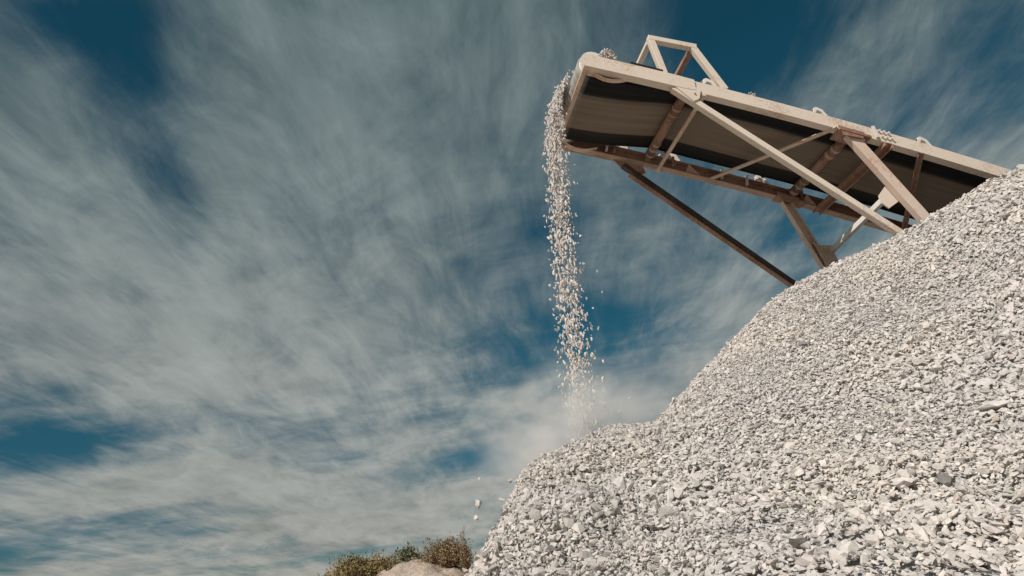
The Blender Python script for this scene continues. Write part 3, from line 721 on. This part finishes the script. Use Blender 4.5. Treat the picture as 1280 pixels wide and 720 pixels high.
# clear gaps between the cirrus sheets, placed on the cloud layer: (px, py) of centre, radii, strength
def plane_pt(px, py):
    d = ray(px, py); d = d/np.linalg.norm(d); return d[0]/(max(d[2], 0)+.1), d[1]/(max(d[2], 0)+.1)
def blob(px, py, rx, ry, s, sm=1.):
    cx, cy = plane_pt(px, py); ax, ay = plane_pt(px+rx, py); bx_, by_ = plane_pt(px, py+ry)
    e1 = (ax-cx, ay-cy); e2 = (bx_-cx, by_-cy); det = e1[0]*e2[1]-e1[1]*e2[0]
    dx = M_('SUBTRACT', px_, cx); dy = M_('SUBTRACT', py_, cy)
    a = M_('DIVIDE', M_('SUBTRACT', M_('MULTIPLY', dx, e2[1]), M_('MULTIPLY', dy, e2[0])), det)
    b = M_('DIVIDE', M_('SUBTRACT', M_('MULTIPLY', dy, e1[0]), M_('MULTIPLY', dx, e1[1])), det)
    q = M_('ADD', M_('MULTIPLY', a, a), M_('MULTIPLY', b, b))
    return M_('MULTIPLY', M_('POWER', 2.718, M_('MULTIPLY', q, -1.)), s)
BL = [(90, 20, 120, 50, -.24), (150, 90, 70, 75, -.20), (200, 190, 50, 70, -.16), (230, 280, 45, 45, -.10), (60, 555, 120, 42, -.34), (10, 590, 60, 30, -.12), (100, 690, 130, 10, -.07),
      (930, 30, 110, 75, -.20), (1270, 60, 80, 110, -.20), (1190, 160, 80, 50, -.08), (1100, 70, 190, 110, -.07), (640, 380, 70, 60, -.09), (620, 575, 60, 20, -.20), (430, 572, 60, 10, -.16), (980, 300, 110, 60, -.20), (790, 420, 110, 60, -.20), (870, 150, 90, 60, -.06),
      (330, 60, 130, 90, .05), (600, 180, 170, 110, .08), (120, 250, 140, 60, .03), (300, 470, 260, 120, .07), (560, 330, 90, 60, .06), (930, 420, 120, 50, .07), (200, 620, 240, 40, .10), (480, 640, 200, 45, .12), (420, 715, 300, 25, .12), (380, 230, 200, 140, .03), (1060, 60, 70, 90, .05), (1250, 180, 60, 40, .05)]
cov = None
for b in BL:
    v = blob(*b); cov = v if cov is None else M_('ADD', cov, v)
wisp = M_('MULTIPLY', M_('SUBTRACT', fine, .5), .5)
band = cloudnoise(.22, 1.0, 1.6, 8., .6, .5, (5.1, .4), -.25)
lowm = ramp(nt, sp.outputs[2], [(0., 1.), (.28, .8), (.48, 0.)]).outputs[0]
den = M_('ADD', den, M_('MULTIPLY', M_('MULTIPLY', M_('SUBTRACT', band, .5), .75), lowm))
den = M_('ADD', M_('ADD', den, cov), M_('MULTIPLY', M_('SUBTRACT', hair, .5), .26))
op = nt.nodes.new('ShaderNodeMapRange'); op.interpolation_type = 'SMOOTHSTEP'; nt.links.new(den, op.inputs[0])
op.inputs[1].default_value = .40; op.inputs[2].default_value = .84; op.inputs[3].default_value = .0; op.inputs[4].default_value = .88
# sky tint (polarised, deep) and sunlit cirrus, brighter towards the horizon where the path is longer
tz = ramp(nt, sp.outputs[2], [(0., (.34, .44, .42)), (.10, (.20, .40, .40)), (.30, (.13, .47, .44)), (.6, (.12, .50, .46))])
tint = mix(nt, 1., sky.outputs[0], tz.outputs[0], 'MULTIPLY')
zr = ramp(nt, sp.outputs[2], [(0., (4.9, 4.7, 4.25)), (.22, (4.5, 4.7, 4.4)), (.50, (3.1, 3.65, 3.55)), (.85, (1.5, 2.2, 2.3))])
hz = N(nt, 'ShaderNodeMapRange'); nt.links.new(M_('ADD', M_('MULTIPLY', streak, .6), M_('ADD', M_('MULTIPLY', fine, .5), M_('MULTIPLY', hair, .4))), hz.inputs[0])
hz.inputs[1].default_value = .52; hz.inputs[2].default_value = .98; hz.inputs[3].default_value = .70; hz.inputs[4].default_value = 1.36
vm = nt.nodes.new('ShaderNodeVectorMath'); vm.operation = 'SCALE'; nt.links.new(zr.outputs[0], vm.inputs[0]); nt.links.new(hz.outputs[0], vm.inputs['Scale'])
col = mix(nt, op.outputs[0], tint, vm.outputs[0])
nt.links.new(col, bg.inputs[0]); bg.inputs[1].default_value = SKY_STR

sl = bpy.data.lights.new('sun', 'SUN'); sl.energy = 4.3; sl.angle = math.radians(.55); sl.color = (1., .935, .86)
so = bpy.data.objects.new('sun', sl); C.objects.link(so); so.rotation_euler = Vector(-SUN).to_track_quat('-Z', 'Y').to_euler()
SC.view_settings.view_transform = 'Standard'; SC.view_settings.look = 'None'; SC.view_settings.gamma = 1; SC.view_settings.exposure = 0
SC.view_settings.use_curve_mapping = False
SC.cycles.volume_step_rate = 1.0; SC.cycles.volume_max_steps = 96; SC.cycles.max_bounces = 6; SC.cycles.volume_bounces = 3
